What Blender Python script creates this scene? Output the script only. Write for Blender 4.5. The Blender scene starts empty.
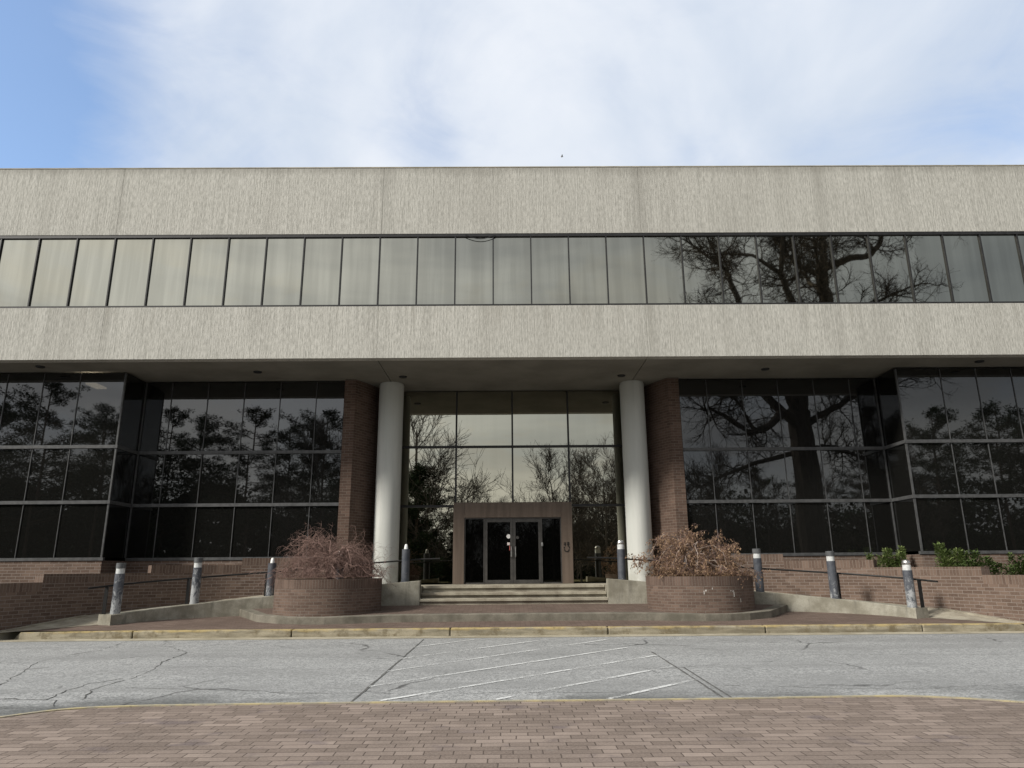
import bpy, bmesh, math, random
from mathutils import Vector, Matrix
R = math.radians
rnd = random.Random(7)
sc = bpy.context.scene
COL = sc.collection

# ------------------------------------------------------------------ camera
cam = bpy.data.objects.new("camera", bpy.data.cameras.new("camera"))
COL.objects.link(cam)
TH, YAW, ROLL = R(14.6), R(-.45), R(.45)
fwd = Vector((-math.sin(YAW)*math.cos(TH), math.cos(YAW)*math.cos(TH), math.sin(TH)))
rt = fwd.cross(Vector((0, 0, 1))).normalized(); up = rt.cross(fwd)
r2 = rt*math.cos(ROLL) - up*math.sin(ROLL); u2 = up*math.cos(ROLL) + rt*math.sin(ROLL)
m = Matrix((r2, u2, -fwd)).transposed().to_4x4(); m.translation = (-.18, 0, 1.6)
cam.matrix_world = m
cam.data.sensor_width = 36; cam.data.lens = 710/1024*36
cam.data.clip_start = .1; cam.data.clip_end = 4000
sc.camera = cam

# ------------------------------------------------------------------ light
SUN_EL, SUN_AZ = R(35), R(238)            # azimuth clockwise from +Y: behind the camera, to the left
w = bpy.data.worlds.new("World"); sc.world = w; w.use_nodes = True
sv = Vector((math.sin(SUN_AZ)*math.cos(SUN_EL), math.cos(SUN_AZ)*math.cos(SUN_EL), math.sin(SUN_EL)))
sun = bpy.data.objects.new("sun", bpy.data.lights.new("sun", 'SUN'))
sun.data.energy = 3.3; sun.data.angle = R(9); sun.data.color = (1, .95, .86)
sun.rotation_euler = (-sv).to_track_quat('-Z', 'Y').to_euler(); COL.objects.link(sun)
sc.cycles.caustics_reflective = False
vs = sc.view_settings
vs.view_transform = 'Standard'; vs.look = 'None'; vs.gamma = 1; vs.exposure = 0.35

class NT:
    """small helper round a node tree"""
    def __init__(s, t): s.t = t; t.nodes.clear()
    def n(s, typ, ins=None, **kw):
        nd = s.t.nodes.new(typ)
        for k, v in kw.items(): setattr(nd, k, v)
        for k, v in (ins or {}).items():
            if isinstance(v, bpy.types.NodeSocket): s.t.links.new(v, nd.inputs[k])
            else: nd.inputs[k].default_value = v
        return nd
    def math(s, op, a, b=0.0, c=0.0, clamp=False):
        nd = s.n('ShaderNodeMath', {0: a, 1: b, 2: c}, operation=op); nd.use_clamp = clamp; return nd.outputs[0]
    def vmath(s, op, a, b=(0, 0, 0)):
        nd = s.n('ShaderNodeVectorMath', {0: a, 1: b}, operation=op)
        return nd.outputs['Value'] if op in ('DOT_PRODUCT', 'LENGTH', 'DISTANCE') else nd.outputs[0]
    def ramp(s, f, a, b, lo=0.0, hi=1.0, smooth=True):
        nd = s.n('ShaderNodeMapRange', {'Value': f, 'From Min': a, 'From Max': b, 'To Min': lo, 'To Max': hi})
        nd.interpolation_type = 'SMOOTHSTEP' if smooth else 'LINEAR'; return nd.outputs[0]
    def mix(s, f, a, b, mode='MIX'):
        nd = s.n('ShaderNodeMix', data_type='RGBA', blend_type=mode)
        for i, v in ((0, f), (6, a), (7, b)):
            if isinstance(v, bpy.types.NodeSocket): s.t.links.new(v, nd.inputs[i])
            else: nd.inputs[i].default_value = (*v, 1) if isinstance(v, tuple) and len(v) == 3 else v
        return nd.outputs[2]
    def noise(s, vec, scale, detail=3.0, rough=.55, dist=0.0):
        return s.n('ShaderNodeTexNoise', {'Vector': vec, 'Scale': scale, 'Detail': detail, 'Roughness': rough, 'Distortion': dist}).outputs[0]
    def scaled(s, vec, sc3):
        return s.n('ShaderNodeMapping', {'Vector': vec, 'Scale': sc3}).outputs[0]

# sky: Nishita blue with procedural cloud
def build_sky():
    N = NT(w.node_tree)
    sky = N.n('ShaderNodeTexSky', sky_type='NISHITA'); sky.sun_disc = False
    sky.sun_elevation = SUN_EL; sky.sun_rotation = SUN_AZ; sky.air_density = 1.0; sky.dust_density = .4; sky.ozone_density = 2.0
    blue = N.vmath('SCALE', sky.outputs[0]); blue.node.inputs['Scale'].default_value = .19
    d = N.vmath('NORMALIZE', N.n('ShaderNodeTexCoord').outputs['Generated'])
    sep = N.n('ShaderNodeSeparateXYZ', {0: d}); dx, dy, dz = sep.outputs
    den = N.math('ADD', N.math('MAXIMUM', dz, 0.0), .22)
    pl = N.n('ShaderNodeCombineXYZ', {0: N.math('DIVIDE', dx, den), 1: N.math('DIVIDE', dy, den), 2: 0.0}).outputs[0]
    n1 = N.noise(pl, 1.1, 7, .56, .35)
    n2 = N.noise(pl, 3.4, 8, .62, .9)
    cov = N.math('ADD', N.math('MULTIPLY', n1, .8), N.math('MULTIPLY', n2, .40))
    # clear gaps in the cloud deck, as directions
    def hole(v, r, k):
        dd = N.vmath('DISTANCE', d, Vector(v).normalized())
        return N.math('MULTIPLY', N.ramp(dd, 0, r, 1, 0), k)
    for v, r, k in HOLES: cov = N.math('SUBTRACT', cov, hole(v, r, k))
    mask = N.math('MAXIMUM', N.ramp(cov, .10, .66), .08)
    # thickness shading of the cloud
    t = N.ramp(cov, .42, .78)
    n3 = N.noise(pl, 1.5, 6, .55, .5)
    back = N.ramp(dy, -.25, .2, 1, 0)
    front = N.mix(N.ramp(n3, .35, .65), (.50, .565, .665), (.69, .72, .77))
    # cloud behind the viewpoint: thin and bright to the left, heavy and grey to the right
    side = N.ramp(dx, -.55, .62)
    bc = N.mix(side, (.93, .91, .88), (.31, .325, .34))
    low = N.ramp(dz, .10, .27, 1, 0)
    bc = N.mix(N.math('MULTIPLY', low, .55), bc, (1.0, .97, .88))
    bc = N.mix(N.ramp(N.noise(N.scaled(d, (1.3, 1.3, 6.5)), 1.5, 5, .55, .4), .35, .68, .0, .85), bc, N.mix(1.0, bc, (.62, .63, .66), 'MULTIPLY'))
    cl = N.mix(back, front, bc)
    colr = N.mix(N.math('MAXIMUM', mask, N.math('MULTIPLY', back, .93)), blue, cl)
    colr = N.mix(N.ramp(dz, -.08, -.01, 1, 0), colr, (.25, .25, .24))
    bg = N.n('ShaderNodeBackground', {'Color': colr, 'Strength': 1.0})
    N.n('ShaderNodeOutputWorld', {0: bg.outputs[0]})
def pxdir(x, y): return fwd + r2*((x-512)/710) - u2*((y-384)/710)
HOLES = [(pxdir(-40, 120), .36, .46), (pxdir(-140, -60), .3, .3), (pxdir(425, 135), .11, .10), (pxdir(975, 90), .15, .09)]
build_sky()

# ------------------------------------------------------------------ materials
def mat(name, fn):
    mt = bpy.data.materials.new(name); mt.use_nodes = True
    N = NT(mt.node_tree); sh = fn(N)
    N.n('ShaderNodeOutputMaterial', {0: sh}); return mt
def bsdf(N, color, rough=.8, spec=.3, metal=0.0, bump=None, bstr=.3, bdist=.01, **ins):
    i = {'Base Color': color if isinstance(color, bpy.types.NodeSocket) else (*color, 1), 'Roughness': rough, 'Specular IOR Level': spec, 'Metallic': metal}
    i.update(ins)
    if bump is not None: i['Normal'] = N.n('ShaderNodeBump', {'Height': bump, 'Strength': bstr, 'Distance': bdist}).outputs[0]
    return N.n('ShaderNodeBsdfPrincipled', i).outputs[0]
def pos(N): return N.n('ShaderNodeNewGeometry').outputs['Position']
def uv(N): return N.n('ShaderNodeUVMap', uv_map='UVMap').outputs[0]

def m_ribbed(N):
    p = pos(N)
    rib = N.noise(N.scaled(p, (24, 24, .6)), 1.0, 3, .6)
    rib2 = N.noise(N.scaled(p, (4.2, 4.2, .16)), 1.0, 2, .5)
    grain = N.noise(N.scaled(p, (30, 30, 5)), 1.0, 3, .75)
    st = N.noise(N.scaled(p, (1.3, 1.3, .10)), 1.0, 5, .6)
    big = N.noise(p, .22, 3, .5)
    v = N.math('ADD', N.math('MULTIPLY', rib, .6), N.math('MULTIPLY', grain, 1.1))
    v = N.math('ADD', v, N.math('MULTIPLY', rib2, .12))
    c = N.mix(N.ramp(v, .64, 1.14), (.325, .32, .29), (.585, .575, .53))
    c = N.mix(N.ramp(st, .48, .76, 0, .34), c, (.31, .30, .27))
    c = N.mix(N.ramp(big, .4, .7, 0, .16), c, (.36, .35, .315))
    z = N.n('ShaderNodeSeparateXYZ', {0: p}).outputs
    # rain streaks beside the panel joints and grime under the coping
    for jx, wd in ((-4.1, .55), (4.1, .5), (12.45, .5), (9.95, .35), (-12.45, .3)):
        a = N.ramp(N.math('ABSOLUTE', N.math('SUBTRACT', z[0], jx)), 0.05, wd, 1, 0)
        c = N.mix(N.math('MULTIPLY', N.math('MULTIPLY', a, N.ramp(rib2, .38, .6)), .36), c, (.27, .262, .235))
    top = N.ramp(N.math('ADD', z[2], N.math('MULTIPLY', st, .5)), 14.1, 14.42)
    c = N.mix(N.math('MULTIPLY', top, .45), c, (.24, .23, .205))
    # drip stains that start under the window sills
    dr = N.math('MULTIPLY', N.ramp(N.noise(N.scaled(p, (3.1, 3.1, .05)), 1.0, 4, .7), .52, .68), N.ramp(z[2], 8.3, 9.45))
    c = N.mix(N.math('MULTIPLY', N.math('MULTIPLY', dr, N.ramp(z[2], 9.5, 9.6, 1, 0)), .38), c, (.27, .255, .22))
    return bsdf(N, c, .92, .15, bump=v, bstr=.55, bdist=.02)
def m_concrete(c0, c1, streak=0.5, dark=(.13, .125, .105)):
    def f(N):
        p = pos(N)
        a = N.noise(p, 2.2, 6, .62); g = N.noise(p, 45, 2, .6)
        c = N.mix(N.ramp(a, .32, .68), c0, c1)
        s = N.noise(N.scaled(p, (5, 5, .7)), 1.0, 5, .65)
        c = N.mix(N.ramp(s, .5, .74, 0, streak), c, dark)
        c = N.mix(N.ramp(g, .3, .7, 0, .25), c, (c0[0]*.6, c0[1]*.6, c0[2]*.6))
        return bsdf(N, c, .9, .2, bump=g, bstr=.25)
    return f
def brickmat(bw, bh, mortar, c1, c2, cm, off=.5, offq=2, efflo=.0, bumpd=.006, warp=.0, useuv=True, msmooth=.15, rotv=False, dark=(.06, .045, .04), darkamt=.5, bias=0.0):
    def f(N):
        p = uv(N)
        if rotv:
            row = N.math('FLOOR', N.math('DIVIDE', N.n('ShaderNodeSeparateXYZ', {0: p}).outputs[1], bh))
            wn = N.n('ShaderNodeTexWhiteNoise', {'W': row}, noise_dimensions='1D').outputs[0]
            p = N.vmath('ADD', p, N.n('ShaderNodeCombineXYZ', {0: N.math('MULTIPLY', N.math('SUBTRACT', wn, .5), bw*.42)}).outputs[0])
        if warp:
            q = N.n('ShaderNodeTexNoise', {'Vector': p, 'Scale': 2.1, 'Detail': 3.0}).outputs[1]
            q = N.vmath('SCALE', N.vmath('SUBTRACT', q, (.5, .5, .5))); q.node.inputs['Scale'].default_value = warp
            p = N.vmath('ADD', p, q)
        b = N.n('ShaderNodeTexBrick', {'Vector': p, 'Scale': 1.0, 'Mortar Size': mortar, 'Mortar Smooth': msmooth, 'Bias': bias, 'Brick Width': bw, 'Row Height': bh,
                                      'Color1': (0, 0, 0, 1), 'Color2': (1, 1, 1, 1), 'Mortar': (.5, .5, .5, 1)})
        b.offset = off; b.offset_frequency = offq
        val = b.outputs[0]; fac = b.outputs[1]
        wp = pos(N)
        c = N.mix(val, c1, c2)
        dk = N.ramp(N.noise(p, 1.7, 2, .5), .58, .70, 0, 1)
        c = N.mix(N.math('MULTIPLY', N.math('MULTIPLY', dk, N.ramp(val, .1, .9)), darkamt), c, dark)
        st = N.noise(wp, 1.1, 5, .6)
        c = N.mix(N.ramp(st, .35, .7, 0, .5), c, (c1[0]*.6, c1[1]*.6, c1[2]*.6))
        g = N.noise(wp, 38, 3, .7)
        c = N.mix(N.ramp(g, .25, .75, .0, .4), c, (c2[0]*1.25, c2[1]*1.25, c2[2]*1.25))
        c = N.mix(fac, c, cm)
        if efflo:
            e = N.noise(N.scaled(wp, (2.2, 2.2, 3.2)), 1.0, 6, .7)
            c = N.mix(N.ramp(e, .60, .78, 0, efflo), c, (.5, .47, .43))
        h = N.math('SUBTRACT', N.math('MULTIPLY', g, .25), fac)
        return bsdf(N, c, .88, .2, bump=h, bstr=.6, bdist=bumpd)
    return f
def m_asphalt(N):
    p = pos(N)
    g = N.noise(p, 30, 2, .8); g2 = N.noise(p, 9, 3, .7); b = N.noise(p, .55, 5, .6)
    c = N.mix(N.ramp(N.math('ADD', N.math('MULTIPLY', g, .7), N.math('MULTIPLY', g2, .3)), .34, .66), (.17, .174, .174), (.46, .465, .46))
    c = N.mix(N.ramp(b, .4, .68, 0, .45), c, (.23, .234, .232))
    streak = N.noise(N.scaled(p, (.25, 2.2, 1)), 1.0, 5, .65)
    c = N.mix(N.ramp(streak, .58, .78, 0, .35), c, (.14, .144, .144))
    spots = N.ramp(N.noise(p, 1.5, 3, .55), .66, .74, 0, .5)
    c = N.mix(spots, c, (.12, .12, .118))
    lane = N.noise(N.scaled(p, (.05, .85, 1)), 1.0, 3, .5)
    c = N.mix(N.ramp(lane, .42, .66, 0, .4), c, (.2, .202, .2))
    # silt and tar worn into the edge beside the brick island
    y = N.n('ShaderNodeSeparateXYZ', {0: p}).outputs[1]
    e = N.math('MULTIPLY', N.ramp(N.math('ADD', y, N.math('MULTIPLY', N.noise(p, .5, 4, .6), 1.1)), 10.35, 11.5, 1, 0), N.ramp(N.noise(N.scaled(p, (.3, .8, 1)), 1, 3, .6), .38, .62))
    c = N.mix(N.math('MULTIPLY', e, .72), c, (.055, .058, .056))
    # fine cracking
    wv = N.n('ShaderNodeTexNoise', {'Vector': p, 'Scale': .9, 'Detail': 5.0}).outputs[1]
    q = N.vmath('ADD', p, N.vmath('SCALE', wv))
    vo = N.n('ShaderNodeTexVoronoi', {'Vector': q, 'Scale': .33}, feature='DISTANCE_TO_EDGE').outputs[0]
    ck = N.math('MULTIPLY', N.ramp(vo, .003, .012, 1, 0), N.ramp(N.noise(p, .35, 3, .5), .48, .6))
    c = N.mix(N.math('MULTIPLY', ck, .75), c, (.05, .05, .05))
    return bsdf(N, c, .93, .2, bump=g, bstr=.5, bdist=.008)
def m_kerb(N):
    p = pos(N); z = N.n('ShaderNodeSeparateXYZ', {0: p}).outputs
    a = N.noise(p, 3.5, 7, .68); b = N.noise(N.scaled(p, (1.2, 5, 9)), 1.0, 5, .65)
    g = N.noise(p, 40, 2, .6)
    c = N.mix(N.ramp(b, .3, .7), (.20, .18, .135), (.41, .37, .28))
    pm = N.math('MULTIPLY', N.ramp(N.math('ADD', N.noise(N.scaled(p, (.9, 3, 5)), 1.0, 6, .7), N.ramp(z[2], .12, .27, -.22, .10)), .48, .64), .8)
    c = N.mix(pm, c, (.47, .36, .15))
    c = N.mix(N.ramp(a, .46, .66, 0, .85), c, (.15, .12, .07))
    c = N.mix(N.ramp(g, .3, .7, 0, .25), c, (.16, .14, .1))
    return bsdf(N, c, .88, .2, bump=a, bstr=.3, bdist=.02)
def m_yellow_edge(N):
    p = pos(N)
    c = N.mix(N.ramp(N.noise(p, 2.5, 6, .7), .40, .62), (.32, .295, .235), (.46, .395, .23))
    c = N.mix(N.ramp(N.noise(p, 7, 4, .7), .58, .7, 0, .8), c, (.13, .11, .08))
    return bsdf(N, c, .85, .2)
def m_paint(N):
    p = pos(N)
    wear = N.math('ADD', N.math('MULTIPLY', N.noise(p, 22, 4, .75), .55), N.math('MULTIPLY', N.noise(p, .9, 4, .6), .62))
    y = N.n('ShaderNodeSeparateXYZ', {0: p}).outputs[1]
    c = bsdf(N, (.72, .73, .72), .85, .2)
    tr = N.n('ShaderNodeBsdfTransparent').outputs[0]
    mx = N.n('ShaderNodeMixShader', {0: N.ramp(wear, .505, .68, .10, 1.0), 1: c, 2: tr})
    return mx.outputs[0]
def m_plain(c, rough=.6, spec=.3, metal=0.0, var=.25, sc_=8.0):
    def f(N):
        a = N.noise(pos(N), sc_, 4, .6)
        return bsdf(N, N.mix(N.ramp(a, .3, .7), tuple(x*(1-var) for x in c), tuple(x*(1+var) for x in c)), rough, spec, metal)
    return f
def glass_bump(N, amt):
    p = pos(N)
    oi = N.n('ShaderNodeObjectInfo').outputs['Random']
    off = N.vmath('ADD', N.scaled(p, (.9, .9, .55)), N.n('ShaderNodeCombineXYZ', {0: N.math('MULTIPLY', oi, 37.0), 1: 0.0, 2: N.math('MULTIPLY', oi, 11.0)}).outputs[0])
    return N.n('ShaderNodeBump', {'Height': N.noise(off, 1.0, 1, .4), 'Strength': amt, 'Distance': .01}).outputs[0]
def m_bronze(tint, rough=.012, amt=.06, film=0.0, k=1.0):
    def f(N):
        p = pos(N)
        s = N.noise(N.scaled(p, (3.2, 3.2, .16)), 1.0, 4, .55)
        c = N.mix(N.ramp(s, .35, .68), tuple(x*(1-.10*k) for x in tint), tuple(min(1, x*(1+.08*k)) for x in tint))
        g = N.n('ShaderNodeBsdfGlossy', {'Color': c, 'Roughness': rough, 'Normal': glass_bump(N, amt)})
        dmix = N.n('ShaderNodeBsdfDiffuse', {'Color': (.05, .048, .04, 1)})
        return N.n('ShaderNodeMixShader', {0: film, 1: g.outputs[0], 2: dmix.outputs[0]}).outputs[0]
    return f
def m_darkglass(refl, trans=.10, amt=.06, dust=.035):
    def f(N):
        nb = glass_bump(N, amt)
        g = N.n('ShaderNodeBsdfGlossy', {'Color': (.93, .96, 1, 1), 'Roughness': .012, 'Normal': nb})
        t = N.n('ShaderNodeBsdfTransparent', {'Color': (trans, trans, trans*.96, 1)})
        fr = N.n('ShaderNodeLayerWeight', {'Blend': .5, 'Normal': nb}).outputs['Facing']
        fac = N.math('ADD', refl, N.math('MULTIPLY', N.math('POWER', fr, 4.0), .5), clamp=True)
        mx = N.n('ShaderNodeMixShader', {0: fac, 1: t.outputs[0], 2: g.outputs[0]})
        film = N.n('ShaderNodeBsdfDiffuse', {'Color': (.22, .22, .205, 1)})          # dust on the pane
        return N.n('ShaderNodeMixShader', {0: dust, 1: mx.outputs[0], 2: film.outputs[0]}).outputs[0]
    return f
def m_bollard(N):
    p = pos(N); z = N.n('ShaderNodeSeparateXYZ', {0: N.n('ShaderNodeTexCoord').outputs['Object']}).outputs[2]
    pr = N.n('ShaderNodeAttribute', attribute_type='OBJECT', attribute_name='peel').outputs['Fac']
    n = N.noise(N.scaled(p, (9, 9, 6)), 1.0, 7, .75, .9)
    k = N.ramp(N.math('ADD', N.math('ADD', n, N.ramp(z, .1, 1.0, .07, -.12, False)), N.math('MULTIPLY', N.math('SUBTRACT', pr, .55), .5)), .48, .66)
    c = N.mix(N.ramp(N.noise(p, 5, 4, .6), .3, .7), (.055, .062, .078), (.095, .102, .118))
    c = N.mix(k, c, (.36, .375, .385))
    return bsdf(N, c, N.ramp(k, 0, 1, .55, .42, False), .4, bump=n, bstr=.3)
def m_column(N):
    p = pos(N)
    s = N.noise(N.scaled(p, (2.5, 2.5, .25)), 1.0, 5, .6); g = N.noise(p, 30, 2, .5)
    c = N.mix(N.ramp(s, .35, .7), (.50, .515, .49), (.60, .61, .58))
    z = N.n('ShaderNodeSeparateXYZ', {0: p}).outputs[2]
    gr = N.math('MULTIPLY', N.ramp(z, 1.1, 2.2, 1, 0), N.ramp(N.noise(p, 3, 5, .7), .35, .65))
    c = N.mix(N.math('MULTIPLY', gr, .5), c, (.30, .29, .25))
    c = N.mix(N.ramp(N.noise(N.scaled(p, (6, 6, .15)), 1.0, 4, .6), .55, .75, 0, .3), c, (.36, .36, .33))
    return bsdf(N, c, .8, .2, bump=g, bstr=.08)
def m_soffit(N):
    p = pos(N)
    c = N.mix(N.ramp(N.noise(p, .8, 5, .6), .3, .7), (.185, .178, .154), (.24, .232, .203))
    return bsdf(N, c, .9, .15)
def m_bark(c0, c1):
    def f(N):
        p = pos(N)
        a = N.noise(N.scaled(p, (6, 6, 1.4)), 1.0, 5, .65)
        return bsdf(N, N.mix(N.ramp(a, .3, .7), c0, c1), .9, .1)
    return f
def m_leaf(c0, c1, c2):
    def f(N):
        p = pos(N)
        a = N.noise(p, 23, 2, .7); b = N.noise(p, 2.6, 3, .6)
        c = N.mix(N.ramp(a, .25, .75), c0, c1)
        c = N.mix(N.ramp(b, .45, .7, 0, .7), c, c2)
        d = bsdf(N, c, .6, .25)
        t = N.n('ShaderNodeBsdfTranslucent', {'Color': c})
        return N.n('ShaderNodeMixShader', {0: .22, 1: d, 2: t.outputs[0]}).outputs[0]
    return f
def m_emit(c, s):
    return lambda N: N.n('ShaderNodeEmission', {'Color': (*c, 1), 'Strength': s}).outputs[0]
def m_grass(N):
    p = pos(N)
    a = N.noise(p, .06, 6, .6); g = N.noise(p, 6, 3, .7)
    c = N.mix(N.ramp(a, .35, .65), (.10, .095, .04), (.24, .20, .11))
    return bsdf(N, N.mix(N.ramp(g, .3, .7, 0, .5), c, (.07, .07, .03)), .95, .1)
def m_soil(N):
    p = pos(N)
    c = N.mix(N.ramp(N.noise(p, 9, 5, .7), .3, .7), (.05, .035, .025), (.17, .12, .08))
    return bsdf(N, c, .95, .1, bump=N.noise(p, 25, 3, .7), bstr=.8, bdist=.03)
def m_portal(N):
    p = pos(N)
    s = N.noise(N.scaled(p, (9, 9, .5)), 1.0, 4, .6)
    return bsdf(N, N.mix(N.ramp(s, .3, .7), (.098, .073, .056), (.145, .11, .086)), .5, .4)

B1, B2 = (.09, .06, .047), (.185, .133, .106)
M = {}
for k, f in dict(
    ribbed=m_ribbed, weathered=m_concrete((.235, .22, .175), (.40, .385, .325), .6), step=m_concrete((.27, .24, .19), (.44, .41, .33), .35, (.15, .13, .10)),
    ledge=m_concrete((.135, .125, .10), (.25, .23, .19), .5), gutter=m_concrete((.30, .27, .20), (.46, .42, .33), .3, (.2, .17, .1)),
    brick=brickmat(.27, .088, .007, B1, B2, (.24, .205, .18), efflo=.28), soldier=brickmat(.088, .5, .007, B1, B2, (.2, .165, .14), off=0, efflo=.2),
    planter=brickmat(.22, .075, .006, (.09, .06, .047), (.168, .118, .094), (.175, .15, .13), efflo=.25), planter_soldier=brickmat(.075, .5, .006, (.086, .058, .046), (.15, .105, .084), (.15, .125, .11), off=0),
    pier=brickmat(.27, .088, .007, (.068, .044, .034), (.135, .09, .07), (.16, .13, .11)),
    paver=brickmat(.268, .145, .006, (.15, .118, .098), (.30, .243, .207), (.095, .075, .063), efflo=.2, warp=.024, msmooth=.08, bumpd=.012, dark=(.11, .09, .095), darkamt=1.0, rotv=True),
    plaza=brickmat(.25, .125, .006, (.115, .083, .068), (.185, .138, .114), (.07, .055, .047), efflo=.1, warp=.01),
    asphalt=m_asphalt, kerb=m_kerb, yellow=m_yellow_edge, paint=m_paint,
    bronze=m_bronze((.41, .405, .345), .02, .05, .02), bronze_lobby=m_bronze((.43, .42, .35), .01, .06, .02, .25), darkglass=m_darkglass(.096), doorglass=m_darkglass(.03, .03, .06, .006),
    frame_dark=m_plain((.022, .022, .023), .45, .4), frame_grey=m_plain((.075, .077, .079), .45, .45), door_frame=m_plain((.052, .049, .046), .4, .5),
    bollard=m_bollard, cap=m_plain((.10, .105, .11), .5, .4), lens=m_plain((.62, .64, .64), .25, .6, 0, .15, 12), bulb=m_plain((.85, .86, .84), .3, .5, 0, .04),
    black=m_plain((.012, .012, .012), .5, .3), steel=m_plain((.5, .5, .49), .3, .5, .8), white=m_plain((.8, .8, .79), .6, .3, 0, .05), red=m_plain((.5, .12, .10), .6), pale=m_plain((.7, .62, .6), .6),
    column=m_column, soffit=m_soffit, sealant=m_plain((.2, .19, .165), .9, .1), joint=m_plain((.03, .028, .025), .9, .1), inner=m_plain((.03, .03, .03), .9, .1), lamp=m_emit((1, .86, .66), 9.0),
    oakbark=m_bark((.035, .028, .022), (.085, .07, .055)), bark=m_bark((.06, .048, .04), (.13, .11, .09)), pinebark=m_bark((.06, .042, .03), (.12, .085, .06)),
    pine=m_bark((.016, .026, .012), (.036, .052, .022)), twig=m_bark((.125, .078, .066), (.32, .22, .19)), twigpale=m_bark((.22, .17, .145), (.42, .35, .31)),
    dryleaf=m_leaf((.20, .125, .075), (.36, .25, .16), (.24, .14, .085)), green=m_leaf((.085, .13, .04), (.25, .32, .12), (.31, .36, .15)), greendark=m_leaf((.05, .085, .028), (.13, .18, .06), (.09, .13, .045)),
    grass=m_grass, soil=m_soil, portal=m_portal, crack=m_plain((.085, .085, .08), .95, .1), seam=m_plain((.12, .12, .115), .95, .1),
    chalk=m_plain((.55, .53, .5), .9, .1), roof=m_plain((.2, .2, .19), .9, .1)).items(): M[k] = mat(k, f)

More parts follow.
